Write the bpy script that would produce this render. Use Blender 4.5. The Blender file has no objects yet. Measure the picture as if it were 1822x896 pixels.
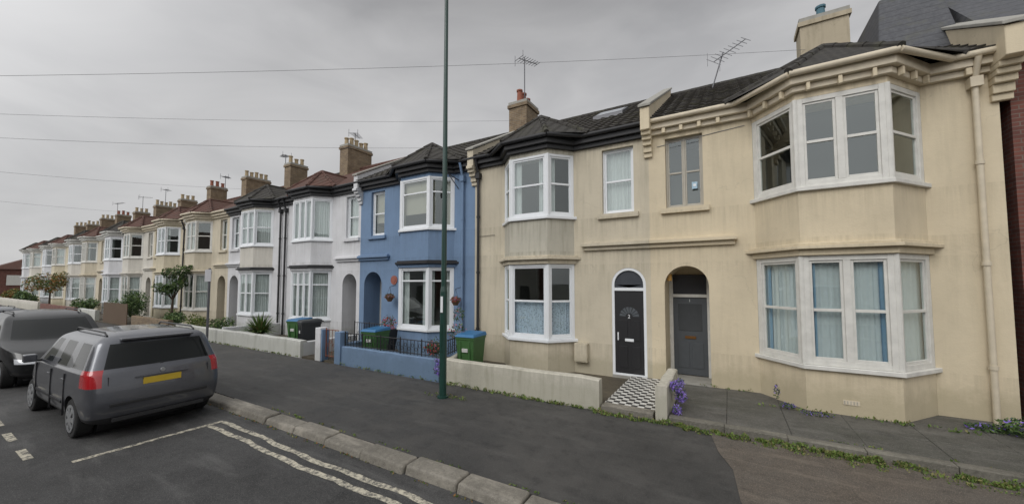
import bpy, bmesh, math, random
from mathutils import Vector, Matrix
random.seed(7)
D=9.9
S=bpy.context.scene
C=S.collection
# ---------------------------------------------------------------- materials
def newmat(name):
    m=bpy.data.materials.new(name); m.use_nodes=True
    nt=m.node_tree; b=nt.nodes['Principled BSDF']
    return m,nt,b
def N(nt,t,**k):
    n=nt.nodes.new(t)
    for a,v in k.items(): setattr(n,a,v)
    return n
def noise(nt,scale,detail=4,rough=.6,vec=None,sc=None):
    n=N(nt,'ShaderNodeTexNoise'); n.inputs['Scale'].default_value=scale
    n.inputs['Detail'].default_value=detail; n.inputs['Roughness'].default_value=rough
    g=N(nt,'ShaderNodeNewGeometry')
    if sc:
        mp=N(nt,'ShaderNodeMapping'); mp.inputs['Scale'].default_value=sc
        nt.links.new(g.outputs['Position'],mp.inputs[0]); nt.links.new(mp.outputs[0],n.inputs['Vector'])
    else: nt.links.new(g.outputs['Position'],n.inputs['Vector'])
    return n.outputs['Fac']
def ramp(nt,fac,stops):
    r=N(nt,'ShaderNodeValToRGB'); e=r.color_ramp.elements
    while len(e)<len(stops): e.new(.5)
    for el,(p,c) in zip(e,stops):
        el.position=p; el.color=(c[0],c[1],c[2],1) if hasattr(c,'__len__') else (c,c,c,1)
    nt.links.new(fac,r.inputs[0]); return r.outputs[0]
def mix(nt,fac,a,b,mode='MIX'):
    m=N(nt,'ShaderNodeMix',data_type='RGBA',blend_type=mode)
    for s,v in ((m.inputs[0],fac),(m.inputs[6],a),(m.inputs[7],b)):
        if isinstance(v,bpy.types.NodeSocket): nt.links.new(v,s)
        elif hasattr(v,'__len__'): s.default_value=(v[0],v[1],v[2],1)
        else: s.default_value=v
    return m.outputs[2]
def mth(nt,op,a,b=0,c=0):
    m=N(nt,'ShaderNodeMath',operation=op)
    for s,v in zip(m.inputs,(a,b,c)):
        if isinstance(v,bpy.types.NodeSocket): nt.links.new(v,s)
        else: s.default_value=v
    return m.outputs[0]
def bump(nt,b,h,st=.3,dist=.01):
    n=N(nt,'ShaderNodeBump'); n.inputs['Strength'].default_value=st; n.inputs['Distance'].default_value=dist
    nt.links.new(h,n.inputs['Height']); nt.links.new(n.outputs[0],b.inputs['Normal'])
def simple(name,col,rough=.6,metal=0,var=.12,sc=8,spec=None,coat=0):
    m,nt,b=newmat(name)
    f=noise(nt,sc)
    c=mix(nt,f,[x*(1-var) for x in col],[min(1,x*(1+var)) for x in col])
    nt.links.new(c,b.inputs['Base Color']); b.inputs['Roughness'].default_value=rough; b.inputs['Metallic'].default_value=metal
    if coat: b.inputs['Coat Weight'].default_value=coat; b.inputs['Coat Roughness'].default_value=.06
    if spec is not None: b.inputs['Specular IOR Level'].default_value=spec
    return m
def render_wall(name,col,dirt=.35,rough=.8):
    m,nt,b=newmat(name)
    c=mix(nt,ramp(nt,noise(nt,.7,6),[(.3,0),(.75,1)]),[x*.86 for x in col],[min(1,x*1.07) for x in col])
    st=noise(nt,1.5,6,.65,sc=(3.5,3.5,.3))
    dm=ramp(nt,st,[(.5,0),(.8,1)])
    c=mix(nt,mth(nt,'MULTIPLY',dm,dirt),c,[col[0]*.5,col[1]*.5,col[2]*.46])
    bl=ramp(nt,noise(nt,5,6,.75),[(.56,0),(.72,.16)])
    c=mix(nt,bl,c,[col[0]*.55,col[1]*.54,col[2]*.48])
    g=N(nt,'ShaderNodeNewGeometry'); sx=N(nt,'ShaderNodeSeparateXYZ'); nt.links.new(g.outputs['Position'],sx.inputs[0])
    z=sx.outputs[2]
    # rain streaks running down from sills, mouldings and eaves
    fine=ramp(nt,noise(nt,1.0,5,.7,sc=(11,11,.5)),[(.42,0),(.68,1)])
    tot=None
    for L,dep in ((.87,.55),(4.28,.7),(3.0,.4),(6.24,.8),(3.38,.5)):
        t=mth(nt,'SUBTRACT',L,z); inside=mth(nt,'GREATER_THAN',t,0); fall=mth(nt,'MAXIMUM',mth(nt,'MULTIPLY_ADD',t,-1/dep,1.0),0)
        v=mth(nt,'MULTIPLY',inside,fall); tot=v if tot is None else mth(nt,'MAXIMUM',tot,v)
    sm=mth(nt,'MULTIPLY',mth(nt,'MULTIPLY',tot,fine),.16+dirt*.55)
    c=mix(nt,sm,c,[col[0]*.38,col[1]*.37,col[2]*.33])
    nz=noise(nt,3,6,.7)
    bm=ramp(nt,mth(nt,'MULTIPLY_ADD',nz,-.75,z),[(0.0,.42),(.3,0)])
    c=mix(nt,bm,c,[col[0]*.42,col[1]*.43,col[2]*.36])
    # hairline cracks
    vo=N(nt,'ShaderNodeTexVoronoi',feature='DISTANCE_TO_EDGE'); vo.inputs['Scale'].default_value=.55
    mpn=N(nt,'ShaderNodeVectorMath',operation='ADD'); nt.links.new(g.outputs['Position'],mpn.inputs[0])
    cn=N(nt,'ShaderNodeTexNoise'); cn.inputs['Scale'].default_value=2.5; cn.inputs['Detail'].default_value=5; nt.links.new(g.outputs['Position'],cn.inputs['Vector']); nt.links.new(cn.outputs['Color'],mpn.inputs[1]); nt.links.new(mpn.outputs[0],vo.inputs['Vector'])
    ck=ramp(nt,vo.outputs['Distance'],[(0,.30),(.006,0)])
    c=mix(nt,mth(nt,'MULTIPLY',ck,ramp(nt,noise(nt,.9,3),[(.5,0),(.6,1)])),c,[x*.4 for x in col])
    nt.links.new(c,b.inputs['Base Color']); b.inputs['Roughness'].default_value=rough
    bump(nt,b,mth(nt,'ADD',noise(nt,45,5,.7),mth(nt,'MULTIPLY',noise(nt,3,4),3.0)),.35,.010)
    return m
def ground_mat(name,c1,c2,scale=60,bs=.5,patch=None,speck=2.3):
    m,nt,b=newmat(name)
    f=noise(nt,scale,6,.75)
    c=mix(nt,ramp(nt,f,[(.35,0),(.7,1)]),c1,c2)
    big=noise(nt,.55,7,.65)
    c=mix(nt,ramp(nt,big,[(.35,0),(.65,1)]),c,[.62,.62,.62],'MULTIPLY') if not patch else mix(nt,ramp(nt,big,[(.42,0),(.62,.75)]),c,patch)
    md=noise(nt,4,6,.7)
    c=mix(nt,ramp(nt,md,[(.5,0),(.72,.55)]),c,[x*.42 for x in c1])
    st=noise(nt,1.3,6,.7,sc=(.5,2.5,1))
    c=mix(nt,ramp(nt,st,[(.52,0),(.7,.4)]),c,[min(1,x*1.7) for x in c2])
    sp=N(nt,'ShaderNodeTexVoronoi'); sp.inputs['Scale'].default_value=62
    g=N(nt,'ShaderNodeNewGeometry'); nt.links.new(g.outputs['Position'],sp.inputs['Vector'])
    c=mix(nt,ramp(nt,sp.outputs['Distance'],[(.0,.8),(.32,0)]),c,[min(1,x*speck) for x in c2])
    nt.links.new(c,b.inputs['Base Color'])
    rr=ramp(nt,big,[(.3,.6),(.7,.9)]); nt.links.new(rr,b.inputs['Roughness'])
    bump(nt,b,f,bs,.012); return m
def tile_mat(name,c1,c2,moss=(.10,.11,.05),bumpit=True):
    m,nt,b=newmat(name)
    c=mix(nt,ramp(nt,noise(nt,14,4,.7),[(.3,0),(.7,1)]),c1,c2)
    c=mix(nt,ramp(nt,noise(nt,2.2,6,.7),[(.52,0),(.75,.8)]),c,moss)
    g=N(nt,'ShaderNodeNewGeometry'); sx=N(nt,'ShaderNodeSeparateXYZ'); nt.links.new(g.outputs['Position'],sx.inputs[0])
    w=N(nt,'ShaderNodeMath',operation='MULTIPLY'); w.inputs[1].default_value=5.9; nt.links.new(sx.outputs[2],w.inputs[0])
    fr=N(nt,'ShaderNodeMath',operation='FRACT'); nt.links.new(w.outputs[0],fr.inputs[0])
    line=ramp(nt,fr.outputs[0],[(0,.6),(.14,0)])
    c=mix(nt,line,c,[.01,.01,.01])
    nt.links.new(c,b.inputs['Base Color']); b.inputs['Roughness'].default_value=.85
    if bumpit:
        w2=N(nt,'ShaderNodeMath',operation='MULTIPLY'); w2.inputs[1].default_value=24; nt.links.new(sx.outputs[0],w2.inputs[0])
        s2=N(nt,'ShaderNodeMath',operation='SINE'); nt.links.new(w2.outputs[0],s2.inputs[0])
        a2=N(nt,'ShaderNodeMath',operation='SUBTRACT'); nt.links.new(s2.outputs[0],a2.inputs[0]); nt.links.new(fr.outputs[0],a2.inputs[1])
        bump(nt,b,a2.outputs[0],.8,.03)
    return m
def brick_mat(name,c1,c2,mort,rot=True):
    m,nt,b=newmat(name)
    g=N(nt,'ShaderNodeNewGeometry'); sx=N(nt,'ShaderNodeSeparateXYZ'); nt.links.new(g.outputs['Position'],sx.inputs[0])
    ad=N(nt,'ShaderNodeMath',operation='ADD'); nt.links.new(sx.outputs[0],ad.inputs[0]); nt.links.new(sx.outputs[1],ad.inputs[1])
    cx=N(nt,'ShaderNodeCombineXYZ'); nt.links.new(ad.outputs[0],cx.inputs[0]); nt.links.new(sx.outputs[2],cx.inputs[1])
    t=N(nt,'ShaderNodeTexBrick'); t.inputs['Scale'].default_value=1; t.inputs['Brick Width'].default_value=.225; t.inputs['Row Height'].default_value=.075; t.inputs['Mortar Size'].default_value=.008
    t.inputs['Color1'].default_value=(*c1,1); t.inputs['Color2'].default_value=(*c2,1); t.inputs['Mortar'].default_value=(*mort,1)
    nt.links.new(cx.outputs[0],t.inputs['Vector'])
    c=mix(nt,ramp(nt,noise(nt,3,5),[(.4,0),(.7,.6)]),t.outputs[0],[x*.4 for x in c1])
    nt.links.new(c,b.inputs['Base Color']); b.inputs['Roughness'].default_value=.9
    bump(nt,b,t.outputs['Fac'],-.4,.01); return m
def glass_mat(name,tint=.75,f0=.10):
    # thin pane: Schlick reflectance, the same from both faces of the sheet
    m=bpy.data.materials.new(name); m.use_nodes=True; nt=m.node_tree; nt.nodes.clear()
    o=N(nt,'ShaderNodeOutputMaterial'); mx=N(nt,'ShaderNodeMixShader'); t=N(nt,'ShaderNodeBsdfTransparent'); g=N(nt,'ShaderNodeBsdfGlossy')
    t.inputs[0].default_value=(tint*.94,tint,tint*.97,1); g.inputs['Roughness'].default_value=.02; g.inputs[0].default_value=(.9,.97,.97,1)
    ge=N(nt,'ShaderNodeNewGeometry'); dp=N(nt,'ShaderNodeVectorMath',operation='DOT_PRODUCT'); nt.links.new(ge.outputs['Incoming'],dp.inputs[0]); nt.links.new(ge.outputs['Normal'],dp.inputs[1])
    c=mth(nt,'ABSOLUTE',dp.outputs['Value']); f=mth(nt,'MULTIPLY_ADD',mth(nt,'POWER',mth(nt,'SUBTRACT',1.0,c),4.2),1-f0,f0)
    bp=N(nt,'ShaderNodeBump'); bp.inputs['Strength'].default_value=.05; bp.inputs['Distance'].default_value=.02
    nt.links.new(noise(nt,1.7,2),bp.inputs['Height']); nt.links.new(bp.outputs[0],g.inputs['Normal'])
    nt.links.new(f,mx.inputs[0]); nt.links.new(t.outputs[0],mx.inputs[1]); nt.links.new(g.outputs[0],mx.inputs[2]); nt.links.new(mx.outputs[0],o.inputs[0])
    return m
def lace_mat(name,col,dens=22):
    m,nt,b=newmat(name)
    v=N(nt,'ShaderNodeTexVoronoi'); v.inputs['Scale'].default_value=dens
    g=N(nt,'ShaderNodeNewGeometry'); nt.links.new(g.outputs['Position'],v.inputs['Vector'])
    c=ramp(nt,v.outputs['Distance'],[(.15,[x*.45 for x in col]),(.45,col)])
    nt.links.new(c,b.inputs['Base Color']); b.inputs['Roughness'].default_value=.9; return m
def check_mat(name):
    m,nt,b=newmat(name)
    t=N(nt,'ShaderNodeTexChecker'); t.inputs['Scale'].default_value=8.2
    t.inputs[1].default_value=(.65,.64,.6,1); t.inputs[2].default_value=(.02,.02,.022,1)
    g=N(nt,'ShaderNodeNewGeometry'); mp=N(nt,'ShaderNodeMapping'); mp.inputs['Location'].default_value=(0,0,.05)
    nt.links.new(g.outputs['Position'],mp.inputs[0]); nt.links.new(mp.outputs[0],t.inputs[0])
    c=mix(nt,ramp(nt,noise(nt,6,5),[(.45,0),(.75,.5)]),t.outputs[0],(.1,.09,.07))
    nt.links.new(c,b.inputs['Base Color']); b.inputs['Roughness'].default_value=.45; return m
creamA=render_wall('cream_render',(.64,.55,.395),.28)
creamB=render_wall('pale_cream_render',(.57,.51,.395),.5)
greyA=render_wall('grey_cream_render',(.48,.455,.38),.65)
blueW=render_wall('blue_render',(.165,.25,.385),.3)
whiteW=render_wall('white_render',(.64,.64,.655),.35)
offW=render_wall('offwhite_render',(.60,.57,.51),.45)
yelW=render_wall('yellowish_render',(.56,.50,.37),.45)
gwall=render_wall('garden_wall_paint',(.58,.55,.47),.95)
gwallW=render_wall('garden_wall_white',(.60,.60,.57),.9)
pvc=simple('white_upvc',(.74,.76,.78),.35,var=.05)
oldwhite=simple('old_white_paint',(.62,.61,.57),.5,var=.22,sc=6)
creamtrim=simple('cream_trim',(.58,.51,.39),.6,var=.22,sc=5)
black=simple('black_paint',(.018,.018,.02),.45)
blacktrim=simple('black_trim',(.018,.018,.02),.55,var=.3)
interior=simple('interior',(.16,.16,.145),.9)
curtain=simple('curtain',(.64,.65,.66),.9,var=.1)
beige=simple('blind_beige',(.40,.36,.30),.9,var=.1)
pale=simple('pale_net',(.66,.70,.74),.9,var=.1)
curtainB=simple('curtain_blue',(.28,.43,.60),.9)
lace=lace_mat('lace_net',(.6,.68,.82))
glass=glass_mat('window_glass',.86,.13)
tileD=tile_mat('dark_roof_tile',(.022,.02,.018),(.05,.045,.038),(.06,.06,.03),True)
tileG=tile_mat('dark_rolled_tile',(.022,.02,.018),(.055,.048,.04),(.075,.072,.035),False)
tileR=tile_mat('red_roof_tile',(.075,.035,.025),(.12,.055,.04),(.05,.045,.03),True)
slate=tile_mat('slate',(.06,.062,.07),(.10,.102,.11),(.09,.09,.07),False)
brickY=brick_mat('stock_brick',(.24,.17,.10),(.16,.11,.07),(.25,.22,.17))
brickR=brick_mat('red_brick',(.20,.07,.05),(.13,.05,.04),(.16,.13,.11))
cement=simple('cement',(.30,.29,.26),.9,var=.35,sc=5)
potc=simple('terracotta',(.26,.09,.055),.8,var=.2)
potbuff=simple('buff_pot',(.36,.28,.17),.8,var=.2)
metal=simple('aerial_metal',(.14,.14,.15),.5,.6)
wirem=simple('cable',(.20,.20,.21),.7)
asphalt=ground_mat('asphalt',(.036,.036,.037),(.09,.088,.085),48,.8)
footway=ground_mat('footway_tarmac',(.024,.024,.025),(.062,.06,.056),65,.7,patch=(.075,.071,.066))
brown=ground_mat('brown_macadam',(.065,.053,.043),(.15,.125,.10),42,.9,patch=(.10,.09,.078),speck=2.6)
kerbm=ground_mat('kerb_concrete',(.16,.147,.122),(.31,.285,.24),16,.7,speck=1.3)
slabm=ground_mat('grey_paving',(.065,.063,.057),(.13,.125,.112),30,.5,patch=(.055,.055,.042))
soil=ground_mat('soil',(.06,.05,.035),(.11,.09,.06),20,.5)
groundm=ground_mat('ground_far',(.08,.08,.06),(.12,.12,.09),3,.3)
def worn_line():
    m,nt,b=newmat('worn_road_paint')
    c=mix(nt,ramp(nt,noise(nt,13,8,.82),[(.45,0),(.57,1)]),(.52,.48,.38),(.085,.083,.078))
    nt.links.new(c,b.inputs['Base Color']); b.inputs['Roughness'].default_value=.8; return m
linem=worn_line()
poleg=simple('pole_green',(.008,.042,.032),.4,var=.25,coat=.3)
bing=simple('bin_green',(.045,.12,.035),.5); binb=simple('bin_blue_lid',(.03,.14,.30),.4); bink=simple('bin_dark',(.025,.027,.03),.5)
checker=check_mat('checker_tiles')
leafs=[simple('leaf_dark',(.025,.055,.014),.6,var=.4),simple('leaf_mid',(.055,.11,.025),.6,var=.4),simple('leaf_light',(.11,.17,.04),.6,var=.3)]
weeds=[simple('weed_a',(.07,.12,.02),.7,var=.4),simple('weed_b',(.13,.19,.035),.7,var=.3),simple('weed_c',(.18,.17,.06),.7,var=.3)]
purple=[simple('lobelia',(.20,.13,.50),.6,var=.3),simple('lobelia_b',(.32,.22,.62),.6,var=.3),leafs[1]]
orange=[simple('rust_leaf',(.25,.12,.03),.7,var=.3),simple('olive_leaf',(.16,.16,.04),.7,var=.3),leafs[1]]
redfl=[simple('red_flower',(.4,.04,.05),.6),simple('pink_flower',(.5,.15,.2),.6),leafs[1]]
bark=simple('bark',(.07,.05,.035),.9,var=.4,sc=20)
# ---------------------------------------------------------------- mesh builder
class MB:
    def __init__(s,T=None): s.v=[];s.f=[];s.m=[];s.mats=[];s.T=T
    def mi(s,mat):
        if mat not in s.mats: s.mats.append(mat)
        return s.mats.index(mat)
    def pt(s,p):
        s.v.append(s.T(p) if s.T else tuple(p)); return len(s.v)-1
    def face(s,pts,mat):
        s.f.append([s.pt(p) for p in pts]); s.m.append(s.mi(mat))
    def hexa(s,b,t,mat):
        n=len(b); i=[s.pt(p) for p in b]; j=[s.pt(p) for p in t]; k=s.mi(mat)
        s.f.append(i[::-1]); s.m.append(k); s.f.append(j); s.m.append(k)
        for a in range(n):
            c=(a+1)%n; s.f.append([i[a],i[c],j[c],j[a]]); s.m.append(k)
    def prism(s,poly,z0,z1,mat): s.hexa([(x,y,z0) for x,y in poly],[(x,y,z1) for x,y in poly],mat)
    def box(s,x0,x1,y0,y1,z0,z1,mat): s.prism([(x0,y0),(x1,y0),(x1,y1),(x0,y1)],z0,z1,mat)
    def obox(s,p,d,n,u0,u1,w0,w1,z0,z1,mat):
        q=lambda u,w:(p[0]+d[0]*u+n[0]*w,p[1]+d[1]*u+n[1]*w)
        s.prism([q(u0,w0),q(u1,w0),q(u1,w1),q(u0,w1)],z0,z1,mat)
    def cyl(s,p0,p1,r,mat,n=8,r1=None):
        r1=r if r1 is None else r1
        a=Vector(p0);b=Vector(p1);d=(b-a).normalized()
        u=d.orthogonal().normalized(); w=d.cross(u)
        f=lambda c,rr:[tuple(c+(u*math.cos(2*math.pi*i/n)+w*math.sin(2*math.pi*i/n))*rr) for i in range(n)]
        s.hexa(f(a,r),f(b,r1),mat)
    def build(s,name,parent=None,smooth=False,bevel=0,seg=2):
        me=bpy.data.meshes.new(name); me.from_pydata(s.v,[],s.f)
        for m in s.mats: me.materials.append(m)
        me.polygons.foreach_set('material_index',s.m)
        bm=bmesh.new(); bm.from_mesh(me); bmesh.ops.recalc_face_normals(bm,faces=bm.faces); bm.to_mesh(me); bm.free()
        if smooth: me.shade_smooth(); me.set_sharp_from_angle(angle=math.radians(40))
        o=bpy.data.objects.new(name,me); C.objects.link(o)
        if parent: o.parent=parent
        if bevel:
            b=o.modifiers.new('bev','BEVEL'); b.width=bevel; b.segments=seg; b.limit_method='ANGLE'
        return o
def empty(name,loc=(0,0,0)):
    e=bpy.data.objects.new(name,None); e.location=loc; C.objects.link(e); return e
def leafmass(name,clumps,mats,n,size,parent=None,up=.0):
    mb=MB()
    for (x,y,z,rx,ry,rz,w) in clumps:
        for i in range(int(n*w)):
            while True:
                a=Vector((random.uniform(-1,1),random.uniform(-1,1),random.uniform(-1,1)))
                if a.length<1: break
            a*= (.55+.45*random.random())/max(a.length,.3)*min(1,a.length+.35)
            c=Vector((x+a.x*rx,y+a.y*ry,z+a.z*rz))
            d=Vector((random.gauss(0,1),random.gauss(0,1),random.gauss(0,1)+up)).normalized(); e=d.orthogonal().normalized()
            e=(Matrix.Rotation(random.random()*6.28,3,d)@e)
            s=size*random.uniform(.5,1.3)
            k=min(len(mats)-1,int(random.random()*len(mats)))
            if a.z<-.2 and len(mats)>2 and random.random()<.5: k=0
            mb.face([c-d*s,c+e*s*.45,c+d*s,c-e*s*.45],mats[k])
    return mb.build(name,parent)
# ---------------------------------------------------------------- architecture helpers
def wall(mb,x0,x1,z0,z1,y,holes,mat):
    xs=sorted({x0,x1,*[h[0] for h in holes],*[h[1] for h in holes]}); zs=sorted({z0,z1,*[h[2] for h in holes],*[h[3] for h in holes]})
    for i in range(len(xs)-1):
        for j in range(len(zs)-1):
            cx=(xs[i]+xs[i+1])/2; cz=(zs[j]+zs[j+1])/2
            if any(h[0]<cx<h[1] and h[2]<cz<h[3] for h in holes): continue
            mb.face([(xs[i],y,zs[j]),(xs[i+1],y,zs[j]),(xs[i+1],y,zs[j+1]),(xs[i],y,zs[j+1])],mat)
def arch(mb,x0,x1,zb,zs,y,depth,mat,n=16,matin=None):
    matin=matin or mat
    r=(x1-x0)/2; cx=(x0+x1)/2; top=zs+r
    P=[(cx-r*math.cos(math.pi*i/n),zs+r*math.sin(math.pi*i/n)) for i in range(n+1)]
    for a,b in zip(P[:-1],P[1:]):
        mb.face([(a[0],y,a[1]),(b[0],y,b[1]),(b[0],y,top),(a[0],y,top)],mat)
        mb.face([(a[0],y,a[1]),(b[0],y,b[1]),(b[0],y+depth,b[1]),(a[0],y+depth,a[1])],matin)
    for x in (x0,x1): mb.face([(x,y,zb),(x,y+depth,zb),(x,y+depth,zs),(x,y,zs)],matin)
    return top
def drape(mb,p,d,n,u0,u1,z0,z1,w,mat,fold=.09,amp=.022):
    k=max(2,int((u1-u0)/fold*4)); ph=random.random()*6
    Q=[]
    for i in range(k+1):
        u=u0+(u1-u0)*i/k; ww=w+amp*math.sin(ph+i*math.pi/2+.6*math.sin(i*.7))
        Q.append((p[0]+d[0]*u+n[0]*ww,p[1]+d[1]*u+n[1]*ww))
    for a,b in zip(Q[:-1],Q[1:]): mb.face([(a[0],a[1],z0),(b[0],b[1],z0),(b[0],b[1],z1),(a[0],a[1],z1)],mat)
def window(mf,mg,mc,p,d,n,W,z0,z1,cols,rails,fw,mat,cur='net',w0=-.09,w1=0,sash=.045,cm=None):
    cm=cm or curtain
    mf.obox(p,d,n,0,fw,w0,w1,z0,z1,mat); mf.obox(p,d,n,W-fw,W,w0,w1,z0,z1,mat)
    mf.obox(p,d,n,fw,W-fw,w0,w1-.004,z0,z0+fw*.8,mat); mf.obox(p,d,n,fw,W-fw,w0,w1-.004,z1-fw*.8,z1,mat)
    iz0=z0+fw*.8; iz1=z1-fw*.8; iw=W-2*fw
    edges=[fw]+[fw+iw*c for c in cols]+[W-fw]
    for c in edges[1:-1]: mf.obox(p,d,n,c-fw*.45,c+fw*.45,w0,w1-.002,iz0,iz1,mat)
    for a,b in zip(edges[:-1],edges[1:]):
        a2=a+(fw*.45 if a!=edges[0] else 0); b2=b-(fw*.45 if b!=edges[-1] else 0)
        mf.obox(p,d,n,a2,a2+sash,w0+.02,w1-.025,iz0,iz1,mat); mf.obox(p,d,n,b2-sash,b2,w0+.02,w1-.025,iz0,iz1,mat)
        mf.obox(p,d,n,a2+sash,b2-sash,w0+.02,w1-.028,iz0,iz0+sash*1.2,mat); mf.obox(p,d,n,a2+sash,b2-sash,w0+.02,w1-.028,iz1-sash,iz1,mat)
        for r in rails:
            zr=iz0+(iz1-iz0)*r; mf.obox(p,d,n,a2+sash,b2-sash,w0+.02,w1-.016,zr-sash*.6,zr+sash*.6,mat)
    q=lambda u,w,z:(p[0]+d[0]*u+n[0]*w,p[1]+d[1]*u+n[1]*w,z)
    tw=random.uniform(-.006,.006)
    mg.face([q(fw,w1-.045+tw,iz0),q(W-fw,w1-.045-tw,iz0),q(W-fw,w1-.045,iz1),q(fw,w1-.045+tw*2,iz1)],glass)
    wc=w0-.06
    if cur=='net': drape(mc,p,d,n,.02,W-.02,z0,z1,wc,cm)
    elif cur=='sides': drape(mc,p,d,n,.02,W*.26,z0,z1,wc,cm); drape(mc,p,d,n,W*.74,W-.02,z0,z1,wc,cm)
    elif cur=='left': drape(mc,p,d,n,.02,W*.35,z0,z1,wc,cm)
    elif cur=='right': drape(mc,p,d,n,W*.62,W-.02,z0,z1,wc,cm)
    elif cur=='half': drape(mc,p,d,n,.02,W-.02,z0,z0+(z1-z0)*.5,wc,cm,amp=.01)
    elif cur=='blind': mc.obox(p,d,n,.02,W-.02,wc-.005,wc,z0+(z1-z0)*.3,z1,beige)
    elif cur=='blue':
        drape(mc,p,d,n,.02,W-.02,z0,z1,wc-.02,pale,amp=.01); drape(mc,p,d,n,.1,max(.22,W*.13),z0,z1,wc+.02,curtainB); drape(mc,p,d,n,W-max(.22,W*.13),W-.1,z0,z1,wc+.02,curtainB)
def bayseg(a,c,s,b,e=0.):
    return [(a-1.3*e,D),(a+s-.41*e,D-b-e),(c-s+.41*e,D-b-e),(c+1.3*e,D)]
def bayprism(mb,a,c,s,b,e,z0,z1,mat):
    P=bayseg(a,c,s,b,e); mb.prism([(P[0][0],D+.1)]+P+[(P[3][0],D+.1)],z0,z1,mat)
def rolled_roof(mb,x0,x1,y0,z0,y1,z1,mat):
    L=math.hypot(y1-y0,z1-z0); cy=(y1-y0)/L; cz=(z1-z0)/L; rows=int(L/.3); nx=int((x1-x0)/.055)
    def P(i,v,off):
        x=x0+(x1-x0)*i/nx; ph=(x/.29)%1.0
        o=off+ (.036*math.sin(math.pi*min(1,ph/.55)) if ph<.55 else 0) - .03*math.sin(math.pi*i/nx)*math.sin(math.pi*v/L)
        return (x,y0+v*cy-o*cz,z0+v*cz+o*cy)
    k=mb.mi(mat)
    for r in range(rows):
        v0=L*r/rows; v1=L*(r+1)/rows+.01; j=random.uniform(-.005,.005)
        A=[mb.pt(P(i,v0,.038+j)) for i in range(nx+1)]; B=[mb.pt(P(i,v1,.008)) for i in range(nx+1)]; Z=[mb.pt(P(i,v0,-.01)) for i in range(nx+1)]
        for i in range(nx):
            mb.f.append([A[i],A[i+1],B[i+1],B[i]]); mb.m.append(k)
            mb.f.append([Z[i],Z[i+1],A[i+1],A[i]]); mb.m.append(k)
EZ=6.58; RY=13.9; RZ=9.05
def chimney(parent,x0,x1,y0,y1,z0,z1,pots,potmat=potc,mat=brickY):
    mb=MB(); mb.box(x0,x1,y0,y1,z0,z1-.25,mat); mb.box(x0-.05,x1+.05,y0-.05,y1+.05,z1-.25,z1-.12,mat); mb.box(x0-.02,x1+.02,y0-.02,y1+.02,z1-.12,z1,cement)
    for i in range(pots):
        if (y1-y0)>(x1-x0): px=(x0+x1)/2; py=y0+(y1-y0)*(i+.5)/pots
        else: py=(y0+y1)/2; px=x0+(x1-x0)*(i+.5)/pots
        h=random.uniform(.32,.45)
        mb.cyl((px,py,z1),(px,py,z1+h),.12,potmat,10,.1); mb.cyl((px,py,z1+h),(px,py,z1+h+.06),.13,potmat,10)
    mb.build('chimney_stack',parent)
def aerial(parent,x,y,z,h,az,n=8,L=1.0,tilt=0):
    mb=MB(); top=Vector((x+tilt*h,y,z+h)); mb.cyl((x,y,z),top,.022,metal,6)
    d=Vector((math.cos(az),math.sin(az),.12+tilt*2)).normalized(); s=Vector((-math.sin(az),math.cos(az),0))
    if tilt: s=(s*.5+Vector((0,0,.9))-d*d.dot(Vector((0,0,.9)))).normalized()
    a=top-d*L*.3-Vector((0,0,.1)); mb.cyl(a,a+d*L,.015,metal,5)
    for i in range(n):
        c=a+d*L*i/(n-1); w=.28-.012*i; mb.cyl(c-s*w,c+s*w,.011,metal,4)
    for k in (-1,1): mb.cyl(a-s*.25,a-s*.25+Vector((0,0,.22*k)),.011,metal,4); mb.cyl(a+s*.25,a+s*.25+Vector((0,0,.22*k)),.011,metal,4)
    mb.build('tv_aerial',parent)
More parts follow.
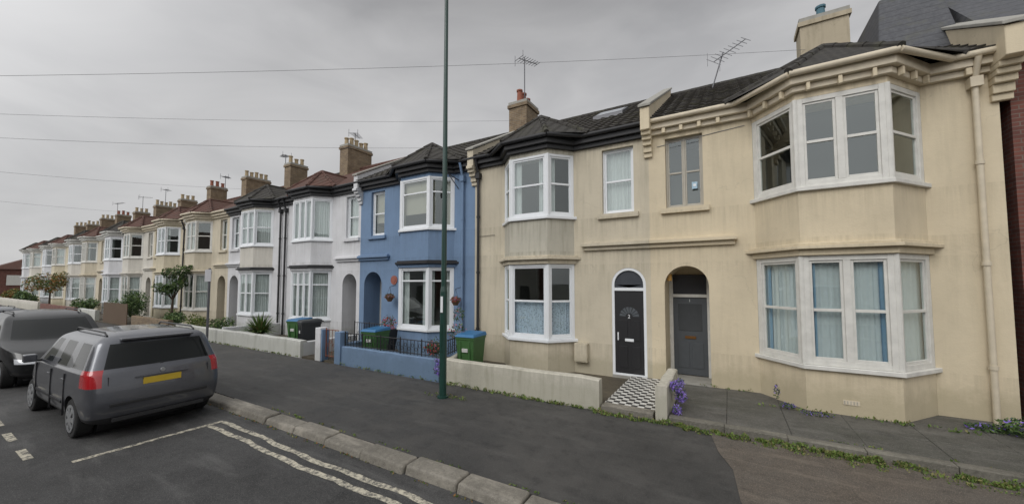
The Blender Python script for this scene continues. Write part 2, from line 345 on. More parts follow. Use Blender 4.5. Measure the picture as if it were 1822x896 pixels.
def house(c):
    xd=c['xd']; sg=c['s']; Wd=c['w']
    T=lambda p:(xd+sg*p[0],p[1],p[2])
    root=empty('terraced_house')
    wm=c['wall']; up=c.get('wall2',wm); trim=c.get('trim',wm); fr=c.get('frame',pvc); fas=c.get('fascia',blacktrim)
    a,b_,s,b=c['bay']
    ax0,ax1=c['arch']; ux0,ux1=c['uw']
    mw=MB(T); zs=c.get('spring',2.42)
    top=zs+(ax1-ax0)/2
    LW=(.95,3.02); UW=(4.36,6.12)
    wall(mw,0,Wd,0,6.58,D,[(ax0,ax1,0,top),(ux0,ux1,UW[0],UW[1]),(a,b_,0,6.58)],wm)
    dep=c.get('dep',.9)
    arch(mw,ax0,ax1,.1,zs,D,dep,wm)
    mw.face([(ax0,D+dep,0),(ax1,D+dep,0),(ax1,D+dep,top),(ax0,D+dep,top)],wm if dep>.3 else interior)
    mw.box(ax0-.0,ax1+.0,D-.02,D+dep,0,.1,cement)
    for x in (ux0,ux1): mw.face([(x,D,UW[0]),(x,D+.15,UW[0]),(x,D+.15,UW[1]),(x,D,UW[1])],wm)
    for z in UW: mw.face([(ux0,D,z),(ux1,D,z),(ux1,D+.15,z),(ux0,D+.15,z)],wm)
    mw.box(ux0-.12,ux1+.12,D-.09,D+.1,UW[0]-.14,UW[0]-.012,trim)
    bayprism(mw,a,b_,s,b,0,0,LW[0]-.08,wm)
    bayprism(mw,a,b_,s,b,0,LW[1],UW[0]-.08,up)
    bayprism(mw,a,b_,s,b,0,UW[1],6.5,up)
    for z0,z1 in (LW,UW):
        for P in ([(a,D+2.2,z0),(b_,D+2.2,z0),(b_,D+2.2,z1),(a,D+2.2,z1)],[(a,D,z0),(a,D+2.2,z0),(a,D+2.2,z1),(a,D,z1)],[(b_,D,z0),(b_,D+2.2,z0),(b_,D+2.2,z1),(b_,D,z1)],[(a,D,z0),(b_,D,z0),(b_,D+2.2,z0),(a,D+2.2,z0)],[(a,D,z1),(b_,D,z1),(b_,D+2.2,z1),(a,D+2.2,z1)]):
            mw.face(P,interior)
    P=[(ux0,D+.15),(ux1,D+.15),(ux1,D+1.2),(ux0,D+1.2)]
    for i in range(1,4): mw.face([(*P[i],UW[0]),(*P[(i+1)%4],UW[0]),(*P[(i+1)%4],UW[1]),(*P[i],UW[1])],interior)
    mw.face([(0,18,0),(Wd,18,0),(Wd,18,6.5),(0,18,6.5)],wm)
    for x in (0.002,Wd-.002): mw.face([(x,D+.01,0),(x,18,0),(x,18,6.4),(x,RY,RZ-.1),(x,D+.01,6.5)],c.get('end',wm))
    mw.build('walls',root)
    mt=MB(T)
    ct=c.get('corn',trim)
    bayprism(mt,a,b_,s,b,.07,LW[0]-.083,LW[0]-.003,c.get('silm',fr)); bayprism(mt,a,b_,s,b,.07,UW[0]-.083,UW[0]-.003,c.get('silm',fr))
    bayprism(mt,a,b_,s,b,.06,LW[1]+.002,LW[1]+.12,trim); bayprism(mt,a,b_,s,b,.16,LW[1]+.122,LW[1]+.19,ct); bayprism(mt,a,b_,s,b,.10,LW[1]+.192,LW[1]+.24,ct)
    if c.get('hood'):
        h0,h1=c['hood']; hz=3.38
        mt.box(h0,h1,D-.08,D+.02,hz,hz+.1,trim); mt.box(h0-(.05 if h0>0 else 0),h1+.05,D-.17,D+.02,hz+.102,hz+.18,trim); mt.box(h0,h1,D-.1,D+.02,hz+.182,hz+.22,trim)
    mt.box(0,Wd,D-.2,D+.02,6.36,6.56,fas); mt.box(0,Wd,D-.1,D+.02,6.24,6.357,fas)
    bayprism(mt,a,b_,s,b,.2,6.363,6.563,fas); bayprism(mt,a,b_,s,b,.1,6.243,6.36,fas)
    gm=c.get('gutter',fas); gy=D-.26
    E=bayseg(a,b_,s,b,.27)
    line=[(0,gy),(E[0][0]-.0,gy),E[1],E[2],(E[3][0],gy),(Wd,gy)]
    for p,q in zip(line[:-1],line[1:]): mt.cyl((*p,6.55),(*q,6.55+random.uniform(-.01,.01)),.06,gm,10)
    if c.get('dent'):
        for x in [Wd*i/15 for i in range(16)]:
            if not a-.3<x<b_+.3: mt.box(x-.04,x+.04,D-.18,D-.101,6.22,6.355,trim)
        Q=bayseg(a,b_,s,b,.1)
        for p,q in zip(Q[:-1],Q[1:]):
            L=math.hypot(q[0]-p[0],q[1]-p[1]); d=((q[0]-p[0])/L,(q[1]-p[1])/L); n=(d[1],-d[0])
            k=max(2,int(L/.40))
            for i in range(k): u=L*(i+.5)/k; mt.obox(p,d,n,u-.03,u+.03,.002,.085,6.2,6.355,trim)
    mt.build('mouldings_and_eaves',root,bevel=.008,seg=1)
    mf=MB(T); mg=MB(T); mc=MB(T); P=bayseg(a,b_,s,b,0)
    for lv,(z0,z1) in enumerate((LW,UW)):
        st=c['win'][lv]
        for k,(p,q) in enumerate(zip(P[:-1],P[1:])):
            L=math.hypot(q[0]-p[0],q[1]-p[1]); d=((q[0]-p[0])/L,(q[1]-p[1])/L); n=(d[1],-d[0])
            cols=st['cols'] if k==1 else []
            window(mf,mg,mc,p,d,n,L,z0,z1,cols,st['rails'],st.get('fw',.08),fr,st['cur'][k],cm=st.get('cm'))
        for p in P[1:3]: mf.cyl((p[0],p[1]+.03,z0),(p[0],p[1]+.03,z1),.05,fr,8)
    u=c['win'][2]
    window(mf,mg,mc,(ux0,D+.1),(1,0),(0,-1),ux1-ux0,UW[0],UW[1],u.get('cols',[]),u['rails'],u.get('fw',.06),c.get('uframe',fr),u['cur'],cm=u.get('cm'),sash=u.get('sash',.045))
    mf.build('window_frames',root,bevel=.004,seg=1); mg.build('window_glass',root); mc.build('curtains',root)
    md=MB(T); y=D+dep-.03
    dm=c.get('doorm',black); fx0=ax0+.03; fx1=ax1-.03
    if dep>.3:
        zt=2.12; dfr=c.get('doorf',oldwhite)
        md.box(ax0,ax0+.09,y-.08,y,.1,top-.25,dfr); md.box(ax1-.09,ax1,y-.08,y,.1,top-.25,dfr); md.box(ax0+.09,ax1-.09,y-.078,y,zt,zt+.08,dfr)
        md.box(ax0+.09,ax1-.09,y-.03,y,.12,zt,dm)
        md.box(ax0+.09,ax1-.09,y-.02,y-.01,zt+.08,top-.2,simple('fanlight',(.05,.05,.055),.15))
        w=ax1-ax0-.18; x=ax0+.09
        md.box(x+.12,x+w-.12,y-.04,y-.03,1.25,1.95,simple('door_glass',(.07,.075,.08),.12))
        for xx in (x+.1,x+w/2+.03): md.box(xx,xx+w/2-.13,y-.045,y-.03,.3,.95,dm)
        md.box(x+w/2-.13,x+w/2+.13,y-.05,y-.03,1.05,1.12,simple('letterplate',(.25,.12,.04),.4,.7))
    else:
        n=16; r=(ax1-ax0)/2; cx=(ax0+ax1)/2
        y=D+dep-.02
        md.box(ax0,ax0+.07,y-.09,y,.1,zs,fr); md.box(ax1-.07,ax1,y-.09,y,.1,zs,fr); md.box(ax0+.07,ax1-.07,y-.088,y,zs-.16,zs-.08,fr); md.box(ax0+.07,ax1-.07,y-.088,y,.1,.15,fr)
        A=lambda rr,i:(cx-rr*math.cos(math.pi*i/n),zs+rr*math.sin(math.pi*i/n))
        for i in range(n):
            p,q,p2,q2=A(r,i),A(r,i+1),A(r-.07,i),A(r-.07,i+1)
            md.hexa([(p[0],y-.09,p[1]),(q[0],y-.09,q[1]),(q2[0],y-.09,q2[1]),(p2[0],y-.09,p2[1])],[(p[0],y,p[1]),(q[0],y,q[1]),(q2[0],y,q2[1]),(p2[0],y,p2[1])],fr)
            md.face([(cx,y-.05,zs-.08),(p2[0],y-.05,p2[1]),(q2[0],y-.05,q2[1])],simple('fan_glass',(.06,.065,.075),.1) if i==0 else md.mats[-1])
        md.box(ax0+.07,ax1-.07,y-.05,y-.045,zs-.09,zs-.001,md.mats[-1])
        x=ax0+.07; w=ax1-ax0-.14; zt=zs-.16
        md.box(x,x+w,y-.06,y-.02,.15,zt,black)
        gl=simple('door_fan_glass',(.10,.11,.12),.12); zz=1.62
        for i in range(8):
            t0=math.pi*i/8+.05; t1=math.pi*(i+1)/8-.05; R1=.25; R0=.09
            md.face([(x+w/2-R*math.cos(t),y-.063,zz+R*math.sin(t)) for R,t in ((R0,t0),(R1,t0),(R1,t1),(R0,t1))],gl)
        for xx in (x+.1,x+w/2+.05):
            w2=w/2-.15
            for zz0,zz1 in ((.3,.85),(1.0,1.52)):
                md.box(xx,xx+w2,y-.075,y-.06,zz0,zz1,black); 
        md.box(x+w/2-.11,x+w/2+.11,y-.085,y-.06,.98,1.05,pvc)
        md.box(x+w-.1,x+w-.07,y-.1,y-.06,1.0,1.2,pvc)
    md.build('front_door',root,bevel=.006,seg=1)
    mr=MB(T); rt=c.get('roof',tileD)
    y0=D-.28; near=c.get('near',False); sl=(RZ-EZ)/(RY-y0)
    if near: rolled_roof(mr,0,Wd,y0,EZ,RY,RZ,tileG)
    else: mr.face([(0,y0,EZ),(Wd,y0,EZ),(Wd,RY,RZ),(0,RY,RZ)],rt)
    mr.face([(0,RY,RZ),(Wd,RY,RZ),(Wd,18.2,6.4),(0,18.2,6.4)],rt)
    x=0
    while x<Wd-.05:
        x2=min(Wd,x+.45); mr.cyl((x,RY,RZ+.03),(x2,RY,RZ+.02),.1,rt,8,.115); x=x2
    E=bayseg(a,b_,s,b,.3); cx=(a+b_)/2; zp=7.62; Pk=(cx,D+.25,zp); R=(cx,y0+(zp-EZ)/sl,zp)
    E=[(E[0][0]-.15,y0),E[1],E[2],(E[3][0]+.15,y0)]
    e=[(p[0],p[1],EZ+.01) for p in E]
    bt=rt if not near else tileD
    for f in ([e[0],e[1],Pk],[e[1],e[2],Pk],[e[2],e[3],Pk],[e[0],Pk,R],[e[3],R,Pk]): mr.face(f,bt)
    for q in e[0:4]:
        q=Vector(q); pk=Vector(Pk); k=5
        for i in range(k): mr.cyl(q.lerp(pk,i/k),q.lerp(pk,(i+1)/k),.075,bt,7,.06)
    mr.cyl(Pk,R,.07,bt,6)
    mr.build('roof',root)
    mp=MB(T)
    for (px,pm,z1) in c.get('pipes',[]):
        mp.cyl((px,D-.09,.05),(px,D-.09,z1),.045,pm,12); mp.cyl((px,D-.09,z1),(px,D-.26,6.5),.045,pm,12)
        for z in (1,2.8,4.6): mp.cyl((px,D-.09,z),(px,D-.09,z+.07),.06,pm,12)
        mp.box(px-.08,px+.08,D-.17,D-.005,z1-.1,z1+.08,pm)
    if mp.v: mp.build('drainpipes',root,smooth=True)
    return root,T
def parapet(root,x,mat,w=.14,top=.28,ext=.42,cap=cement):
    mb=MB(); y0=D-ext; 
    y00=D-.28; sl=(RZ-EZ)/(RY-y00)
    zt=lambda y:EZ+(y-y00)*sl
    pr=[(y0,6.3),(y0,zt(y0)+top+.1),(RY,RZ+top),(RY,RZ-.2),(D+.05,6.3)]
    mb.hexa([(x-w,y,z) for y,z in pr],[(x+w,y,z) for y,z in pr],mat)
    cp=[(y0-.05,zt(y0)+top+.1),(y0-.05,zt(y0)+top+.17),(RY,RZ+top+.07),(RY,RZ+top)]
    mb.hexa([(x-w-.04,y,z) for y,z in cp],[(x+w+.04,y,z) for y,z in cp],cap)
    for i,(e,z0,z1) in enumerate(((.36,6.2,6.3),(.28,6.1,6.2),(.2,5.98,6.1),(.12,5.82,5.98),(.07,5.7,5.82))):
        mb.box(x-w+.003*i,x+w-.003*i,D-e,D+.02,z0,z1,mat)
    mb.build('party_wall_parapet',root,bevel=.01,seg=1)
greyframe=simple('aged_frame',(.42,.39,.33),.6)
hA,TA=house(dict(xd=-1.71,s=1,w=5.93,wall=creamA,trim=creamA,frame=oldwhite,fascia=creamtrim,gutter=creamtrim,dent=True,bay=(2.25,4.95,.68,.85),arch=(.32,1.30),uw=(.40,1.24),spring=2.42,hood=(0,1.85),near=True,
    win=[{'cols':[.5],'rails':[.5],'fw':.12,'cur':['blue','blue','net'],'cm':pale},{'cols':[.5],'rails':[.5],'fw':.12,'cur':['none','none','none']},{'rails':[.5],'cols':[.5],'cur':'none','fw':.045,'sash':.035}],uframe=greyframe,
    pipes=[(5.62,creamtrim,6.1)],silm=oldwhite,doorm=simple('grey_door',(.075,.083,.092),.5),end=brickR))
hB,TB=house(dict(xd=-1.71,s=-1,w=5.49,wall=creamB,wall2=greyA,trim=creamB,bay=(2.04,4.34,.55,.6),arch=(.12,1.0),uw=(.38,1.22),spring=2.45,dep=.12,hood=(0,1.75),near=True,
    win=[{'cols':[],'rails':[.5],'fw':.09,'cur':['half','half','half'],'cm':lace},{'cols':[],'rails':[.52],'fw':.09,'cur':['right','sides','left']},{'rails':[.5],'cur':'net','fw':.05}],pipes=[(5.3,blacktrim,6.0)]))
hC,TC=house(dict(xd=-12.95,s=1,w=5.75,wall=blueW,trim=blueW,bay=(2.3,4.88,.62,.6),arch=(.28,1.3),uw=(.62,1.4),hood=(0,1.7),near=True,corn=blacktrim,
    win=[{'cols':[],'rails':[.8],'fw':.09,'cur':['none','sides','sides']},{'cols':[],'rails':[.72],'fw':.09,'cur':['net','blind','sides'],'cm':beige},{'rails':[.5],'cur':'blind','fw':.06}],pipes=[(5.3,blueW,6.0)]))
hD,TD=house(dict(xd=-12.95,s=-1,w=5.6,wall=whiteW,trim=whiteW,bay=(1.9,4.4,.55,.6),arch=(.2,1.1),uw=(.15,.95),hood=(0,1.5),corn=blacktrim,roof=tileR,
    win=[{'cols':[.33,.67],'rails':[.72],'fw':.07,'cur':['net','net','net']},{'cols':[.33,.67],'rails':[],'fw':.07,'cur':['net','net','net']},{'rails':[.5],'cur':'net'}],pipes=[(5.4,blacktrim,6.0)]))
hs=[hA,hB,hC,hD]
cfg=[(whiteW,tileD,blacktrim),(creamB,tileR,creamtrim),(yelW,tileR,creamtrim),(offW,tileR,creamtrim),(whiteW,tileD,oldwhite),(creamB,tileR,oldwhite),(offW,tileD,oldwhite),(yelW,tileR,oldwhite),(whiteW,tileD,oldwhite),(creamB,tileR,oldwhite),(whiteW,tileD,oldwhite)]
xd=-24.2; side=1
for i,(wm,rt,fa) in enumerate(cfg):
    st=random.choice([[.5],[.33,.67],[.5]]); rl=random.choice([[.5],[.72],[.5]])
    h,_=house(dict(xd=xd,s=side,w=5.63,wall=wm,trim=wm,wall2=wm if i%3 else offW,bay=(2.1,4.6,.6,.6),arch=(.25,1.2),uw=(.3,1.1),hood=(0,1.6),roof=rt,fascia=fa,corn=blacktrim if i<1 else wm,frame=pvc if i%2==0 else oldwhite,
       win=[{'cols':st,'rails':rl,'fw':.08,'cur':['net','sides' if i%2 else 'net','net']},{'cols':st,'rails':rl,'fw':.08,'cur':[random.choice(['net','none','sides']) for _ in range(3)]},{'rails':[.5],'cur':'sides'}],pipes=[(5.4,blacktrim if i%2==0 else oldwhite,6.0)]))
    hs.append(h)
    side=-side
    if side==1: xd-=11.27
parapet(hA,-1.71,creamA,ext=.45,w=.11); parapet(hA,4.24,creamA,ext=.55)
parapet(hC,-7.2,creamB,w=.12,top=.15,ext=.3); parapet(hC,-12.95,whiteW,w=.12,top=.15,ext=.3)
chimney(hB,-7.5,-6.7,12.6,13.6,8.0,9.75,3)
chimney(hA,2.0,3.1,13.4,14.1,8.0,10.25,1,simple('blue_pot',(.05,.13,.17),.6),render_wall('stack_render',(.42,.36,.26),.9))
for i,x in enumerate([-18.6,-24.3,-29.9,-35.5,-41.1,-46.8,-52.4,-58.1,-63.7,-69.4,-75.0]):
    hz=random.uniform(9.7,10.2)+(.5 if i==0 else 0)
    chimney(hs[min(3+i,len(hs)-1)],x-.35,x+.35,13.0,14.6 if i in(0,2,5) else 14.1,8,hz,5 if i in (0,2,5) else 3,[potbuff,potbuff,potbuff,potc][i%4])
aerial(hB,-7.0,13.0,9.7,2.0,1.2); aerial(hA,-.3,13.6,8.9,1.1,.5,tilt=.3,L=1.3,n=9); aerial(hs[3],-19,14,10.0,1.4,2.2,L=1.2); aerial(hs[4],-25.5,13.5,9.9,1.2,2.9); aerial(hs[6],-34,13.5,9.7,1.2,2.5); aerial(hs[8],-46,13.5,9.8,1.6,2.5); aerial(hs[9],-52,13.5,9.8,1.6,1.5); aerial(hs[11],-60,13.5,9.8,1.8,.5)
mb=MB(); sl=(RZ-EZ)/(RY-(D-.28)); f=lambda y,o:EZ+(y-(D-.28))*sl+o
mb.hexa([(-3.9,12.2,f(12.2,0)),(-2.9,12.2,f(12.2,0)),(-2.9,13.1,f(13.1,0)),(-3.9,13.1,f(13.1,0))],[(-3.9,12.2,f(12.2,.12)),(-2.9,12.2,f(12.2,.12)),(-2.9,13.1,f(13.1,.12)),(-3.9,13.1,f(13.1,.12))],metal)
mb.face([(-3.83,12.27,f(12.27,.125)),(-2.97,12.27,f(12.27,.125)),(-2.97,13.03,f(13.03,.125)),(-3.83,13.03,f(13.03,.125))],simple('skylight_glass',(.3,.33,.36),.08))
mb.build('skylight',hB)
mb=MB()
mb.hexa([(3.0,11.0,7.4),(4.3,11.0,7.4),(4.3,14.5,7.4),(3.0,14.5,7.4)],[(3.3,11.9,9.3),(4.3,11.9,9.3),(4.3,14.0,9.3),(3.3,14.0,9.3)],slate)
mb.build('slate_dormer',hA,bevel=.04)
nb=empty('brick_house'); mb=MB()
mb.box(4.40,9.8,D+.12,18,0,6.7,brickR); mb.box(4.4,9.8,D-.1,D+.4,6.4,6.75,creamtrim)
mb.hexa([(4.4,9.9,6.75),(9.8,9.9,6.75),(9.8,18,6.75),(4.4,18,6.75)],[(4.4,13.4,10.2),(9.8,13.4,10.2),(9.8,14,10.2),(4.4,14,10.2)],slate)
for z0 in (1,4.3):
    mb.box(5.6,7.6,D+.05,D+.13,z0,z0+1.7,oldwhite); mb.box(5.7,6.55,D+.03,D+.06,z0+.1,z0+1.6,simple('dark_pane',(.05,.055,.06),.1)); mb.box(6.65,7.5,D+.03,D+.06,z0+.1,z0+1.6,mb.mats[-1])
mb.build('walls_and_roof',nb)
nb=empty('brick_house'); mb=MB()
mb.box(-136,-124,11.5,24,0,5.2,brickR); mb.hexa([(-136.5,11,5.2),(-123.5,11,5.2),(-123.5,24.5,5.2),(-136.5,24.5,5.2)],[(-133,17,8.2),(-127,17,8.2),(-127,18,8.2),(-133,18,8.2)],tileR)
mb.box(-123.9,-123.8,13,15,2,4,oldwhite); mb.build('walls_and_roof',nb)
# houses across the street (behind the viewpoint, seen in the window reflections)
dp=simple('dark_pane_b',(.05,.055,.06),.1)
for i in range(9):
    x=-40+i*6.2; nb=empty('terraced_house'); mb=MB(); wm=[brickR,whiteW,brickY,offW][i%4]
    mb.box(x,x+6.19,-18,-11.5,-.1,5.6,wm); mb.hexa([(x,-18.3,5.6),(x+6.19,-18.3,5.6),(x+6.19,-11.2,5.6),(x,-11.2,5.6)],[(x,-14.9,8.0),(x+6.19,-14.9,8.0),(x+6.19,-14.6,8.0),(x,-14.6,8.0)],[tileD,tileR][i%2])
    for xx,z0,w_,h_ in ((1,.9,1.8,1.5),(1,3.6,1.6,1.4),(4.2,3.6,1,1.4)):
        mb.box(x+xx,x+xx+w_,-11.5,-11.44,z0,z0+h_,pvc); mb.box(x+xx+.1,x+xx+w_/2-.04,-11.45,-11.42,z0+.1,z0+h_-.1,dp); mb.box(x+xx+w_/2+.04,x+xx+w_-.1,-11.45,-11.42,z0+.1,z0+h_-.1,dp)
    mb.box(x+4.3,x+5.2,-11.5,-11.42,0,2.1,black); mb.build('walls_and_roof',nb)
# details on A / B
mb=MB()
mb.box(-3.72,-3.35,D-.16,D-.002,.35,.85,creamB); mb.box(-3.70,-3.37,D-.17,D-.161,.38,.82,creamB); mb.build('meter_box',hB,bevel=.012)
mb=MB(); mb.box(1.75,1.98,D-.862,D-.851,.28,.36,creamtrim)
for i in range(5): mb.box(1.765+i*.043,1.775+i*.043,D-.866,D-.862,.29,.35,cement)
mb.build('air_brick',hA)
mb=MB(); mb.box(-.72,-.60,D+.035,D+.038,4.78,4.95,simple('sticker',(.35,.5,.6),.5)); mb.box(-.69,-.63,D+.032,D+.035,4.84,4.90,pvc); mb.build('window_sticker',hA)
mb=MB(); mb.cyl((-1.30,D+.2,2.55),(-1.30,D+.2,2.72),.06,simple('porch_lamp',(.45,.25,.06),.4),10); mb.build('porch_lamp',hA)
mb=MB(); mb.cyl((-1.5,D-.01,5.95),(.4,D-.01,6.1),.007,wirem,5); mb.cyl((-7.05,D-.03,4.0),(-6.4,D-.03,4.02),.007,black,5); mb.build('wall_cable',hA)
def text(s,loc,size,mat,parent,rx=90):
    cu=bpy.data.curves.new('number','FONT'); cu.body=s; cu.size=size; cu.extrude=.003; cu.align_x='CENTER'; cu.materials.append(mat)
    o=bpy.data.objects.new('door_number',cu); o.location=loc; o.rotation_euler=(math.radians(rx),0,0); C.objects.link(o); o.parent=parent
text('2',(-2.27,D+.02,1.58),.13,pvc,hB); text('1',(-.90,D+.82,2.0),.1,pvc,hA)
mb=MB(); mb.cyl((-10.95,D-.03,2.6),(-10.95,D,2.6),.17,simple('plaque_terracotta',(.30,.10,.07),.7),20); mb.cyl((-10.95,D-.045,2.6),(-10.95,D-.03,2.6),.09,mb.mats[0],16); mb.build('round_plaque',hC)
mb=MB(); mb.cyl((-7.9,D,6.0),(-7.9,D-.7,6.1),.02,metal,6); mb.cyl((-7.9,D-.7,6.1),(-7.9,D-.75,5.8),.02,metal,6); mb.cyl((-7.9,D-.75,5.8),(-7.9,D-.75,5.55),.05,metal,8); mb.cyl((-7.9,D,5.7),(-7.9,D-.5,6.05),.015,metal,6); mb.build('wire_bracket',hC)
# ---------------------------------------------------------------- ground
def sheet(name,x0,x1,y0,y1,z,mat,jag=None):
    mb=MB(); mb.face([(x0,y0,z),(x1,y0,z),(x1,y1,z),(x0,y1,z)],mat); return mb.build(name)
sheet('ground',-700,700,-700,700,-.14,groundm)
sheet('road',-180,40,-4.3,3.78,-.1,asphalt)
mb=MB(); mb.box(-180,40,4.04,7.24,-.12,0,footway); mb.build('pavement')
mb=MB(); mb.box(-180,40,-11.4,-4.5,-.12,0,footway); mb.build('pavement')
mb=MB(); mb.prism([(-.36,7.236),(40,7.236),(40,4.05),(.35,4.05),(.22,4.7),(.05,5.1),(-.02,5.9),(-.2,6.4)],.001,.006,brown); mb.build('pavement_patch')
kb=MB(); x=-120.
while x<30:
    L=.9; dz=random.uniform(-.018,.012); dy=random.uniform(-.025,.025)
    kb.hexa([(x+.008,3.72+dy,-.13),(x+L-.008,3.72+dy,-.13),(x+L-.008,4.05+dy,-.13),(x+.008,4.05+dy,-.13)],[(x+.008,3.76+dy,.005+dz),(x+L-.008,3.76+dy+random.uniform(-.012,.012),.005+dz+random.uniform(-.01,.01)),(x+L-.008,4.05+dy,.014+dz),(x+.008,4.05+dy,.014+dz)],kerbm); x+=L
k=kb.build('kerb',bevel=.035,seg=3)
kb=MB(); kb.box(-120,30,-4.5,-4.25,-.13,.01,kerbm); kb.build('kerb',bevel=.02)
mb=MB(); mb.box(-180,-1.0,7.35,D+.05,-.1,.03,soil); mb.build('front_garden_ground')
mb=MB(); 
x=-1.0
edgem=ground_mat('edging_concrete',(.13,.122,.10),(.23,.215,.18),22,.5,speck=1.4)
while x<9.5:
    L=random.uniform(.85,.95)
    mb.box(x+.003,x+L-.003,7.24,7.42,-.05,.10+random.uniform(-.012,.012),edgem); x+=L
x=-1.0
while x<9.5:
    for j in range(3): mb.box(x+.0015,x+.898,7.423+j*.84,7.423+(j+1)*.84-.003,-.05,.085+random.uniform(-.003,.003),slabm)
    x+=.9
mb.build('paving_slabs',bevel=.006,seg=1)
mb=MB(); mb.box(-2.22,-1.26,7.5,D,.0,.12,checker); mb.box(-2.22,-1.26,7.24,7.5,.0,.117,kerbm); mb.build('tiled_path',bevel=.01)
mb=MB()
def wob(y,w,xa,xb,z):
    n=int((xb-xa)/.15); P=[(xa+(xb-xa)*i/n, y+.022*math.sin(i*.25)+.012*math.sin(i*.85),w/2+random.uniform(-.01,.01),w/2+random.uniform(-.01,.01)) for i in range(n+1)]
    for p,q in zip(P[:-1],P[1:]): mb.face([(p[0],p[1]-p[2],z),(q[0],q[1]-q[2],z),(q[0],q[1]+q[3],z),(p[0],p[1]+p[3],z)],linem)
wob(3.38,.09,-8.3,20,-.096); wob(3.17,.09,-8.3,20,-.096)
mb.face([(-8.36,1.55,-.096),(-8.26,1.55,-.096),(-8.26,3.42,-.0955),(-8.36,3.42,-.0955)],linem)
for i in range(14): mb.face([(-9.0-i*1.25-.6,1.2,-.096),(-9.0-i*1.25,1.2,-.096),(-9.0-i*1.25,1.3,-.096),(-9.0-i*1.25-.6,1.3,-.096)],linem)
mb.build('road_markings')
# ---------------------------------------------------------------- garden walls
def gw(name,pts,t,h,mat,cap=None,z0=0):
    mb=MB()
    for p,q in zip(pts[:-1],pts[1:]):
        L=math.hypot(q[0]-p[0],q[1]-p[1]); d=((q[0]-p[0])/L,(q[1]-p[1])/L); n=(d[1],-d[0]); k=max(1,int(L/.4))
        H=[h+random.uniform(-.014,.014) for _ in range(k+1)]; W=[t/2+random.uniform(-.008,.008) for _ in range(k+1)]
        g=lambda u,w,z:(p[0]+d[0]*u+n[0]*w,p[1]+d[1]*u+n[1]*w,z)
        for i in range(k):
            u0=L*i/k; u1=L*(i+1)/k
            for sg in (1,-1): mb.face([g(u0,sg*t/2,z0-.05),g(u1,sg*t/2,z0-.05),g(u1,sg*W[i+1],H[i+1]-.02),g(u0,sg*W[i],H[i]-.02)],mat); mb.face([g(u0,sg*W[i],H[i]-.02),g(u1,sg*W[i+1],H[i+1]-.02),g(u1,sg*(W[i+1]-.025),H[i+1]),g(u0,sg*(W[i]-.025),H[i])],mat)
            mb.face([g(u0,W[i]-.025,H[i]),g(u1,W[i+1]-.025,H[i+1]),g(u1,-W[i+1]+.025,H[i+1]),g(u0,-W[i]+.025,H[i])],mat)
        for u,i in ((0,0),(L,k)): mb.face([g(u,t/2,z0-.05),g(u,-t/2,z0-.05),g(u,-W[i],H[i]-.02),g(u,-W[i]+.025,H[i]),g(u,W[i]-.025,H[i]),g(u,W[i],H[i]-.02)],mat)
    return mb.build(name,None)
gw('garden_wall',[(-6.2,7.36),(-2.26,7.36)],.22,.60,gwall); gw('garden_wall',[(-6.28,7.48),(-7.1,9.85)],.14,.55,gwall); gw('garden_wall',[(-1.12,7.26),(-1.12,8.9)],.2,.62,gwall)
gw('garden_wall',[(-10.4,7.4),(-6.42,7.4)],.2,.55,blueW); gw('garden_wall',[(-10.45,7.3),(-10.45,9.3)],.2,.62,blueW)
mb=MB(); mb.box(-11.62,-11.34,7.25,7.53,0,1.05,whiteW); mb.box(-11.338,-11.28,7.27,7.51,0,1.0,blueW); mb.box(-10.62,-10.34,7.25,7.53,0,.98,blueW); mb.build('gate_post',bevel=.01)
gw('garden_wall',[(-22.8,7.4),(-12.5,7.4)],.22,.55,gwallW); gw('garden_wall',[(-12.6,7.4),(-12.6,9.5)],.2,.5,whiteW)
gw('garden_wall',[(-18.6,7.5),(-18.6,9.8)],.15,.6,whiteW); gw('garden_wall',[(-29,7.4),(-23.8,7.4)],.2,.65,brickY)
gw('garden_wall',[(-40,7.4),(-35.8,7.4)],.2,.7,gwallW); gw('garden_wall',[(-52,7.4),(-41,7.4)],.2,.7,brickR); gw('garden_wall',[(-80,7.4),(-53,7.4)],.2,.8,offW)
def railing(name,p,q,z0,z1,mat,scroll=True):
    mb=MB(); p=Vector((*p,0)); q=Vector((*q,0)); L=(q-p).length; d=(q-p)/L; n=int(L/.13)
    Z=lambda z:Vector((0,0,z))
    mb.cyl(p+Z(z1),q+Z(z1),.014,mat,6); mb.cyl(p+Z(z0+.05),q+Z(z0+.05),.012,mat,6)
    for i in range(n+1):
        a=p+d*L*i/n; mb.cyl(a+Z(z0),a+Z(z1+(.05 if i%6==0 else 0)),.009 if i%6 else .018,mat,5)
        if scroll and i<n:
            c=a+d*(L/n/2)+Z((z0+z1)/2+(.06 if i%2 else -.04)); R=.05
            pts=[c+d*R*math.cos(t)+Z(R*math.sin(t)) for t in [k*math.pi/4 for k in range(9)]]
            for u,v in zip(pts[:-1],pts[1:]): mb.cyl(u,v,.006,mat,4)
    return mb.build(name)
railing('iron_railing',(-10.3,7.4),(-6.45,7.4),.55,.95,black)
railing('iron_railing',(-6.5,7.5),(-7.1,9.8),.55,.95,black)
railing('garden_gate',(-11.26,7.4),(-10.64,7.4),.12,1.0,simple('gate_rust',(.20,.07,.04),.6))
railing('iron_railing',(-12.4,9.3),(-10.6,9.3),.1,1.0,black)
